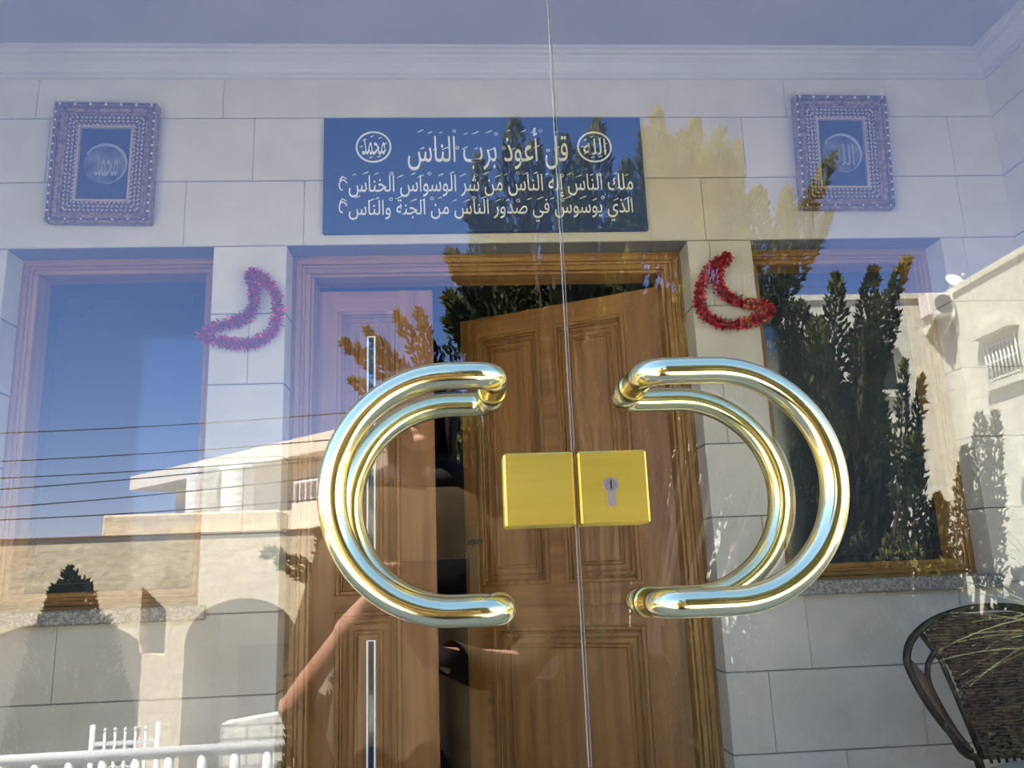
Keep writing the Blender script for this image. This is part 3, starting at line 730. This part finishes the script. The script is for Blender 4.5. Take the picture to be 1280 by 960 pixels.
# street wall of white blocks, gate and white railing
sw = MB(); p = [refl(276, 906, 12), refl(384, 886, 12)]
sw.prism([(p[0].x, GZ), (p[1].x+.25, GZ), (p[1].x+.25, p[1].z+.03), (p[0].x, p[0].z)], 1.8-12.35, 1.8-12); tag(sw.build('street_wall', masonry('white_blocks', (.74, .71, .60), (.66, .62, .52), (.33, .30, .25), .32, .17, .3, .02)), 'low wall of pale blocks with a sloping top behind the white railing', 'wall', None, 'thing')
gt = empty('iron_gate', (refl(152, 945, 10).x, 1.8-10, GZ)); tag(gt, 'white wrought iron gate with loops behind the railing', 'gate')
g0, g1 = refl(124, 930, 10), refl(188, 926, 10)
b = MB(); n = 5
for i in range(n):
    x = g0.x+(g1.x-g0.x)*(i+.5)/n; b.tube([(x, g0.y, GZ), (x, g0.y, g0.z+.13)], .014, 6); b.ball((x, g0.y, g0.z+.14), .022, 8, 6)
b.build('upright_bars', WPAINT, gt)
b = MB(); b.box(g0.x-.05, g1.x+.05, g0.y-.012, g0.y+.012, g0.z-.02, g0.z+.02); b.build('cross_rail', WPAINT, gt)
b = MB(); b.box(g0.x-.05, g1.x+.05, g0.y-.012, g0.y+.012, GZ+.15, GZ+.19); b.build('cross_rail', WPAINT, gt)
b = MB()
for i in range(n-1):
    x = g0.x+(g1.x-g0.x)*(i+1)/n; b.tube([(x+.055*math.cos(a), g0.y, g0.z-.16+.09*math.sin(a)) for a in [2*PI*k/16 for k in range(16)]], .008, 5, closed=True)
b.build('scroll_loops', WPAINT, gt)
for x in (g0.x-.08, g1.x+.08):
    b = MB(); b.tube([(x, g0.y, GZ), (x, g0.y, g0.z+.2)], .03, 8); b.build('gate_post', WPAINT, gt)
fe = empty('railing', (-3.5, 1.8-6.5, -1.2)); tag(fe, 'white railing with a thick rounded top bar along the garden edge', 'railing')
b = MB(); yF = 1.8-6.5; b.tube([(-9, yF, -.02), (-1.12, yF, .005)], .042, 12); b.build('top_rail', WPAINT, fe)
b = MB(); b.tube([(-9, yF, -1.05), (-1.12, yF, -1.05)], .03, 8); b.build('bottom_rail', WPAINT, fe)
for i in range(34):
    x = -1.2-.23*i; b = MB(); b.lathe([(.03, 0), (.03, .1), (.02, .14), (.045, .4), (.035, .6), (.02, .85), (.035, .95), (.035, 1.18)], (x, yF, -1.2), 10)
    if i == 0: base_bal = b.build('baluster', WPAINT, fe)
    else:
        b.bm.free(); c = base_bal.copy(); C.objects.link(c); c.parent = fe; c.location = (-.23*i, 0, 0)

# overhead wires between two poles
def wire(p, q, label):
    b = MB(); P0, P1 = refl(*p, 13), refl(*q, 13); d = (P1-P0)/(q[0]-p[0]); a, e = P0+d*(-260-p[0]), P0+d*(640-p[0])
    pts = [a.lerp(e, t/12)-Vector((0, 0, .12*math.sin(PI*t/12))) for t in range(13)]
    b.tube(pts, .010, 5); tag(b.build('power_line', mat('cable', (.02, .02, .025), .6) if not bpy.data.materials.get('cable') else bpy.data.materials['cable']), label, 'cable', 'overhead wires'); return a, e
LN = [((0, 534), (250, 520), 'thin overhead wire, topmost of the bundle'), ((0, 569), (255, 553), 'thin overhead wire, second from the top of the bundle'), ((0, 590), (255, 574), 'thin overhead wire, third from the top of the bundle'),
      ((0, 604), (245, 582), 'thin overhead wire, third from the bottom of the bundle'), ((70, 620), (210, 607), 'thin overhead wire, second from the bottom of the bundle'), ((0, 642), (190, 630), 'thin overhead wire, lowest of the bundle')]
ends = [wire(*q) for q in LN]
for k, xx in enumerate((0, 1)):
    xs = [e[k] for e in ends]; c = sum((q for q in xs), Vector())/len(xs)
    b = MB(); b.tube([(c.x, c.y-.02, -3.6), (c.x, c.y-.02, max(q.z for q in xs)+.3)], [.13, .09], 12)
    tag(b.build('utility_pole', mat('pole_grey', (.25, .24, .22), .8)), 'tall grey utility pole carrying the wires at their %s end' % ('farther' if k else 'nearer'), 'pole')

# ------------------------------------------------------------------ planting
def leaves(b, base, tip, rad, n, rnd, tipy=.75, size=.06, ysun=True):
    ax = tip-base; L = ax.length; axn = ax.normalized(); o1 = axn.orthogonal().normalized(); o2 = axn.cross(o1)
    for i in range(n):
        t = 1-rnd.random()**.8 if rnd.random() < .5 else rnd.random()
        prof = min(1, .45+2.2*t) * (1-t)**.55
        a = rnd.uniform(0, 2*PI); rr = rad*prof*math.sqrt(rnd.uniform(.15, 1)); out = o1*math.cos(a)+o2*math.sin(a)
        p = base+ax*t+out*rr
        d = (out*rnd.uniform(.2, .9)+axn*rnd.uniform(.7, 1.3)+Vector((rnd.gauss(0, .25), rnd.gauss(0, .25), rnd.gauss(0, .25)))).normalized()
        s = d.orthogonal().normalized(); s = Matrix.Rotation(rnd.uniform(0, 6.28), 3, d) @ s
        l = size*rnd.uniform(.7, 1.5); wd = size*.22*rnd.uniform(.8, 1.3)
        sunlit_tip = t > tipy+rnd.uniform(-.12, .2) and rr > rad*prof*.5 and (out.dot(SUN) > -.2)  # yellow colour only on tips turned to the sun
        for q in range(2):
            s2 = s if q == 0 else d.cross(s)
            f = b.poly([p, p+d*l*.45+s2*wd, p+d*l, p+d*l*.45-s2*wd], 1 if sunlit_tip else 0)
def cypress(name, label, base, plumes, n, trunk_r, cat='tree', size=.06, group=None, tipy=.75):
    r = empty(name, base); tag(r, label, cat, group); rnd = random.Random(len(plumes)*7+int(base[0]*10))
    bt, bl = MB(), MB()
    for (p0, p1, rad, k) in plumes:
        leaves(bl, p0, p1, rad, int(n*k), rnd, tipy, size)
        mid = Vector(base).lerp(p0, .55)+Vector((0, 0, .15)); bt.tube([base, mid, p0, p0.lerp(p1, .75)], [trunk_r, trunk_r*.5, trunk_r*.3, trunk_r*.06], 7)
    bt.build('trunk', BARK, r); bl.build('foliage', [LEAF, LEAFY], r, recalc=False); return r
T = []
def pl(u0, v0, u1, v1, rpx, Y0=7.0, k=1.0, Y1=None):
    Y1 = Y1 or Y0; T.append((refl(u0, v0, Y0), refl(u1, v1, Y1), rpx/FPX*Y0, k))
# crown plumes: (foot of the plume, tip), pixel radius, distance
for q in ((640, 330, 642, 150, 34, 7.0, 1), (665, 300, 668, 178, 26, 6.9, .7), (700, 330, 706, 172, 36, 7.2, 1), (745, 320, 747, 152, 34, 7.0, 1), (780, 330, 785, 205, 32, 7.3, .8),
          (818, 330, 822, 138, 30, 7.0, 1.1), (850, 330, 852, 168, 36, 7.1, 1.1), (880, 330, 902, 163, 32, 6.8, 1.1), (905, 330, 922, 178, 26, 7.2, .8), (935, 340, 948, 236, 34, 7.0, .8),
          (975, 350, 984, 238, 22, 7.1, .8), (955, 380, 1042, 193, 20, 6.8, .9), (835, 300, 836, 175, 30, 6.9, 1), (868, 300, 870, 150, 28, 7.2, 1), (815, 330, 806, 160, 24, 7.1, .9), (885, 320, 884, 190, 34, 6.9, 1), (915, 340, 912, 200, 30, 7.0, .9), (850, 350, 845, 220, 40, 7.0, 1), (720, 310, 728, 190, 30, 7.0, .8), (950, 420, 1036, 268, 18, 6.9, .8), (610, 360, 598, 196, 26, 7.3, .7), (620, 400, 562, 315, 26, 7.0, .8),
          (600, 430, 560, 368, 22, 6.8, .8), (640, 470, 560, 400, 26, 6.9, .9), (640, 300, 585, 270, 18, 7.0, .5),
          (560, 520, 430, 428, 20, 7.0, .7), (560, 530, 458, 412, 14, 7.1, .5), (580, 540, 496, 392, 18, 6.9, .6), (570, 520, 522, 388, 14, 7.0, .5), (560, 560, 440, 475, 16, 6.9, .5),
          (470, 760, 334, 690, 20, 6.6, .8), (430, 780, 400, 665, 16, 6.8, .6)):
    pl(*q[:7])
for i in range(40):     # the upper body of the crown
    rnd = random.Random(1000+i); u = 600+rnd.uniform(0, 350); v = 400+rnd.uniform(-75, 110); pl(u, v+70, u+rnd.uniform(-18, 18), v-90+rnd.uniform(-20, 20), 40, 7.0+rnd.uniform(-.45, .6), .9)
for i in range(40):     # the dense body of the crown
    rnd = random.Random(100+i); u = 570+rnd.uniform(0, 400); v = 470+rnd.uniform(-30, 330); pl(u, v+90, u+rnd.uniform(-30, 30), v-130+rnd.uniform(-25, 25), 52, 7.0+rnd.uniform(-.5, .7), 1.0)
for i in range(22):
    rnd = random.Random(300+i); u = 440+rnd.uniform(0, 130); v = 735+rnd.uniform(-20, 150)-(60 if u > 500 else 0); pl(u, v+80, u+rnd.uniform(-10, 10), v-70, 32, 7.0+rnd.uniform(-.5, .5), .8)
for i in range(16):
    rnd = random.Random(1500+i); u = 640+rnd.uniform(0, 130); v = 480+rnd.uniform(-110, 120); pl(u, v+80, u+rnd.uniform(-12, 12), v-80, 40, 7.5+rnd.uniform(-.1, .3), .9)
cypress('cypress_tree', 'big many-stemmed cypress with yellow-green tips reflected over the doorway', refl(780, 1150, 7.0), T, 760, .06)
T = []
for q in ((1010, 480, 1000, 380, 26, 7.2, .8), (1040, 480, 1046, 345, 24, 7.3, .9), (1075, 470, 1092, 336, 22, 7.2, .9), (1080, 440, 1134, 325, 14, 7.1, .7), (1075, 520, 1122, 392, 14, 7.2, .7), (975, 470, 972, 345, 26, 7.2, .9),
          (1122, 640, 1130, 452, 11, 7.0, .5), (1136, 620, 1152, 470, 9, 7.1, .45), (1140, 700, 1146, 545, 18, 6.9, .8), (1100, 600, 1092, 470, 24, 7.2, .9), (1170, 740, 1172, 620, 18, 7.0, .7), (1160, 730, 1180, 630, 14, 7.1, .6)): pl(*q[:7])
for i in range(26):
    rnd = random.Random(500+i); u = 950+rnd.uniform(0, 125); v = 540+rnd.uniform(-40, 280); pl(u, v+90, u+rnd.uniform(-15, 15), v-110, 40, 7.2+rnd.uniform(-.4, .5), 1.0)
for i in range(10):
    rnd = random.Random(700+i); u = 1100+rnd.uniform(0, 95); v = 760+rnd.uniform(-20, 120); pl(u, v+70, u+rnd.uniform(-10, 10), v-90, 34, 7.0+rnd.uniform(-.4, .4), .9)
for i in range(26):
    rnd = random.Random(1700+i); u = 985+rnd.uniform(0, 118); v = 600+rnd.uniform(-110, 130); pl(u, v+85, u+rnd.uniform(-10, 10), v-90, 36, 7.6+rnd.uniform(-.2, .3), 1)
cypress('cypress_tree', 'darker cypress with forked tips standing against the tall white house', refl(1050, 1150, 7.2), T, 760, .06, tipy=.85)
T = []
pl(1222, 720, 1226, 518, 20, 9.0, 1.2); pl(1240, 700, 1245, 516, 16, 9.1, 1); pl(1205, 720, 1206, 560, 18, 9.0, 1); pl(1235, 740, 1232, 600, 26, 9.0, 1.2)
cypress('cypress_tree', 'slim grey-green cypress alone before the white house wall', refl(1226, 935, 9.0), T, 700, .07, tipy=2)
T = []
base = refl(88, 985, 14)
for q in ((88, 800, 88, 712, 22, 14, 1), (72, 830, 70, 735, 24, 14.1, 1), (105, 830, 106, 728, 22, 13.9, 1), (50, 930, 52, 778, 34, 14, 1.2), (90, 930, 90, 770, 44, 14, 1.6), (128, 930, 130, 775, 32, 14, 1.2), (145, 960, 150, 850, 26, 14, .9), (30, 960, 32, 850, 26, 14, .9), (90, 1010, 90, 880, 60, 13.8, 1.4)): pl(*q[:7])
cypress('cypress_tree', 'cone-shaped cypress before the wider arch', (base.x, base.y, GZ), T, 700, .12, tipy=2, size=.10)
# tall hedge shrubs below the terrace edge
hedge_lab = ['dark hedge shrub ending the row beside the photographer', 'dark hedge shrub second from the photographer in the row', 'dark hedge shrub third from the photographer in the row', 'dark hedge shrub fourth from the photographer in the row', 'dark hedge shrub in the middle of the row, below the big cypress', 'dark hedge shrub below the gap of the two big cypresses', 'dark hedge shrub third from the palm in the row', 'dark hedge shrub second from the palm in the row', 'dark hedge shrub ending the row beside the potted palm']
for i in range(9):
    T = []; x0 = -.80+.60*i; rnd = random.Random(900+i); top = .62+.03*i-.3*(i == 0)
    for k in range(11):
        a = rnd.uniform(0, 2*PI); rr = .21*math.sqrt(rnd.random()); px_ = x0+rr*math.cos(a); py_ = -4.0+rr*math.sin(a)
        T.append((Vector((px_, py_, -.9)), Vector((px_+rnd.uniform(-.06, .06), py_, top+rnd.uniform(-.30, .22))), .19, 1))
    for k in range(6):
        T.append((Vector((x0-.26+.1*k, -3.82+rnd.uniform(-.1, .1), -1.0)), Vector((x0-.26+.1*k, -3.82, top+rnd.uniform(-.35, .1))), .17, 1))
    for k in range(4):
        T.append((Vector((x0-.2+.13*k, -4.0+rnd.uniform(-.1, .1), -1.15)), Vector((x0-.2+.13*k, -4.0, .0)), .2, 1))
    cypress('hedge_shrub', hedge_lab[i], (x0, -4.0, -1.2), T, 560, .03, 'shrub', .07, 'garden hedge', 2)
# potted palm
def palm():
    c = refl(1335, 775, 4.0); r = empty('potted_palm', (c.x, c.y, 0)); tag(r, 'spiky potted palm with shiny narrow leaves', 'plant')
    b = MB(); b.lathe([(.11, 0), (.14, .05), (.16, .25), (.18, .27), (.18, .30), (.15, .30), (.14, .26), (.02, .26)], (c.x, c.y, 0), 28); b.build('pot', mat('terracotta', (.34, .15, .08), .8), r)
    b = MB(); b.tube([(c.x, c.y, .3), (c.x+.01, c.y, .6), (c.x, c.y, c.z)], [.05, .04, .05], 10); b.build('stem', BARK, r)
    b = MB(); rnd = random.Random(3)
    for i in range(90):
        a = rnd.uniform(0, 2*PI); el = rnd.uniform(-.35, 1.3); d = Vector((math.cos(a)*math.cos(el), math.sin(a)*math.cos(el), math.sin(el))); l = rnd.uniform(.40, .66)
        sd = d.cross(Vector((0, 0, 1))).normalized(); prev = None; o = Vector((c.x, c.y, c.z-.05+rnd.uniform(-.1, .12)))
        for k in range(7):
            t = k/6; p = o+d*l*t-Vector((0, 0, .22*t*t*l)); wd = .011*(1-t)**.6*min(1, .5+3*t)+.0006
            cur = [b.bm.verts.new(p-sd*wd), b.bm.verts.new(p+Vector((0, 0, -.004))), b.bm.verts.new(p+sd*wd)]
            if prev:
                for j in (0, 1): b.bm.faces.new((prev[j], prev[j+1], cur[j+1], cur[j]))
            prev = cur
    b.build('leaves', PALML, r, recalc=False)
palm()

# ------------------------------------------------------------------ the photographer, mirrored in the glass
SKIN = noise_col(mat('skin', rough=.55), (.42, .22, .14), (.50, .28, .19), scale=10)
ROBE = noise_col(mat('brown_robe', rough=.9, spec=.2), (.055, .040, .022), (.085, .062, .034), scale=14)
HAIR = mat('dark_scarf', (.02, .016, .014), .8)
def person():
    X, Yp = -.10, -.42; V3 = Vector
    b = MB()
    def limb(pts, rs, n=12):
        b.tube(pts, rs, n); b.ball(pts[0], rs[0]); b.ball(pts[-1], rs[-1])
    # torso, neck, head
    for z, rx, ry in ((.82, .165, .115), (.90, .165, .115), (1.0, .145, .105), (1.1, .15, .11), (1.2, .165, .115), (1.3, .165, .105)): b.ball((X, Yp, z), 1, 20, 12, (rx, ry, .09))
    limb([(X, Yp, 1.34), (X, Yp+.02, 1.50)], [.062, .055])
    hc = V3((X, Yp+.035, 1.575)); b.ball(hc, 1, 24, 16, (.074, .092, .098)); b.ball(hc+V3((0, .025, -.055)), 1, 18, 12, (.055, .062, .055))
    b.ball(hc+V3((0, .088, -.015)), 1, 10, 8, (.012, .016, .024)); b.ball(hc+V3((0, .098, -.028)), 1, 10, 8, (.015, .014, .011))
    for s in (-1, 1):
        b.ball(hc+V3((s*.030, .078, .004)), .0135, 10, 8); b.ball(hc+V3((s*.030, .082, .024)), 1, 10, 8, (.022, .010, .006)); b.ball(hc+V3((s*.076, 0, -.012)), 1, 10, 8, (.010, .020, .030))
    b.ball(hc+V3((0, .086, -.056)), 1, 10, 8, (.022, .008, .006)); b.ball(hc+V3((0, .080, -.082)), 1, 10, 8, (.020, .016, .014))
    # arms: shoulder, elbow, wrist
    arms = {-1: (V3((X-.19, Yp, 1.33)), V3((-.392, -.205, .875)), V3((-.258, -.105, 1.045))), 1: (V3((X+.19, Yp, 1.33)), V3((.20, -.30, .93)), V3((-.075, -.085, .985)))}
    for s, (sh, el, wr) in arms.items():
        limb([sh, sh.lerp(el, .5), el], [.050, .038, .030]); limb([el, el.lerp(wr, .35), wr], [.030, .029, .021]); limb([V3((X+s*.10, Yp, 1.31)), sh], [.06, .055])
    # legs and feet
    for s in (-1, 1):
        limb([(X+s*.09, Yp, .84), (X+s*.10, Yp+.01, .47), (X+s*.10, Yp-.01, .09)], [.085, .055, .038]); limb([(X+s*.10, Yp-.03, .045), (X+s*.115, Yp+.15, .032)], [.042, .030])
    # hands close on the two ends of the phone
    def hand(wr, tgt, fing, thumb):
        limb([wr, wr.lerp(tgt, .5), tgt], [.027, .032, .034]); 
        for f in fing:
            limb([V3(q) for q in f], [.0105, .0095, .0085, .007][:len(f)], 8)
        limb([V3(q) for q in thumb], [.012, .011, .009][:len(thumb)], 8)
    L0 = V3((-.185, -.045, 1.10))
    hand(arms[-1][2], L0, [[(-.175, -.035, 1.09+.021*i), (-.168, .004-.001*i, 1.092+.021*i), (-.138, .004, 1.094+.021*i), (-.128+.004*(i % 2), -.001, 1.095+.020*i)] for i in range(1, 5)], [(-.185, -.06, 1.10), (-.165, -.062, 1.135), (-.120, -.030, 1.140)])
    R0 = V3((-.100, -.062, 1.050))
    hand(arms[1][2], R0, [[(-.130+.021*i, -.055, 1.065), (-.131+.021*i, -.008, 1.072), (-.131+.021*i, .004, 1.094), (-.131+.021*i, .004, 1.112-.003*(i % 2))] for i in range(4)], [(-.070, -.062, 1.065), (-.060, -.060, 1.100), (-.072, -.030, 1.132)])
    o = b.build('person', SKIN)
    md = o.modifiers.new('r', 'REMESH'); md.mode = 'VOXEL'; md.voxel_size = .0055; md.use_smooth_shade = True
    sm = o.modifiers.new('s', 'SMOOTH'); sm.iterations = 4; sm.factor = .4
    bpy.context.view_layer.update()
    me = bpy.data.meshes.new_from_object(o.evaluated_get(bpy.context.evaluated_depsgraph_get())); o.modifiers.clear(); old = o.data; o.data = me; bpy.data.meshes.remove(old); me.materials.clear(); me.materials.append(SKIN)
    tag(o, 'person in loose brown robe and dark headscarf holding up a phone', 'person')
    # robe
    b = MB(); n = 64; rows = []
    for z, rx, ry, fold in ((1.40, .085, .075, 0), (1.385, .15, .095, 0), (1.34, .215, .12, .003), (1.25, .225, .135, .005), (1.1, .215, .145, .008), (.95, .225, .155, .012), (.75, .25, .175, .018), (.5, .275, .20, .024), (.25, .30, .22, .030), (.06, .315, .235, .034)):
        rows.append([b.bm.verts.new((X+(rx*.93+fold*math.sin(9*a))*math.cos(a), Yp+(ry+fold*math.sin(9*a+1))*math.sin(a), z)) for a in [2*PI*k/n for k in range(n)]])
    for A_, B2 in zip(rows, rows[1:]):
        for k in range(n): f = b.bm.faces.new((A_[k], A_[(k+1) % n], B2[(k+1) % n], B2[k])); f.smooth = True
    b.build('robe', ROBE, o)
    for s, (sh, el, wr) in arms.items():
        b = MB(); end = el.lerp(wr, .10 if s < 0 else .86)
        b.tube([sh+V3((-s*.05, 0, .01)), sh.lerp(el, .25), sh.lerp(el, .6), el.lerp(sh, .12)], [.068, .056, .050, .043], 24, cap=False)
        ring = []; q0 = el.lerp(sh, .12); b.tube([q0+V3((0, 0, .0)), end+V3((0, -.01, -.02)), end+V3((.03, -.02, -.10)), end+V3((.07, -.03, -.20))] if s < 0 else [q0, el.lerp(wr, .3)+V3((0, 0, -.02)), el.lerp(wr, .6)+V3((0, 0, -.02)), end], [.043, .038, .038, .030] if s < 0 else [.046, .046, .044, .038], 24, cap=False); b.build('sleeve', ROBE, o)
    b = MB(); b.ball(hc+V3((0, -.022, .012)), 1, 28, 18, (.090, .098, .108)); b.ball(hc+V3((-.004, .080, .070)), 1, 24, 12, (.090, .085, .036)); b.ball(hc+V3((-.078, .045, -.01)), 1, 20, 12, (.020, .105, .105)); b.ball(hc+V3((.078, .045, -.01)), 1, 20, 12, (.020, .105, .105)); b.ball(hc+V3((0, -.035, -.10)), 1, 24, 14, (.095, .085, .085)); b.ball(V3((X, Yp+.005, 1.40)), 1, 24, 12, (.14, .105, .06)); b.build('headscarf', HAIR, o)  # front brim of the scarf added to shade the face
    em = mat('eye', (.02, .015, .012), .2)
    for s in (-1, 1):
        b = MB(); b.ball(hc+V3((s*.030, .0895, .004)), .0055, 10, 8); b.build('eye', em, o)
    for s in (-1, 1):
        b = MB(); b.ball((X+s*.112, Yp+.06, .035), 1, 16, 10, (.052, .14, .036)); b.build('shoe', BLACK, o)
    ph = empty('smartphone', (-.06, -.008, 1.112)); tag(ph, 'dark smartphone held sideways in two hands', 'phone')
    b = MB(); b.box(-.140, .018, -.0125, -.0045, 1.112, 1.188, .002); b.build('body', mat('phone_shell', (.02, .02, .022), .3), ph)
    b = MB(); b.box(-.132, .010, -.0132, -.0126, 1.116, 1.184); b.build('screen', mat('phone_glass', (.01, .01, .012), .1), ph)
    b = MB(); b.tube([(.0, -.0046, 1.15), (.0, -.0040, 1.15)], .006, 20); b.build('lens', mat('lens', (.01, .01, .015), .08), ph)
person()
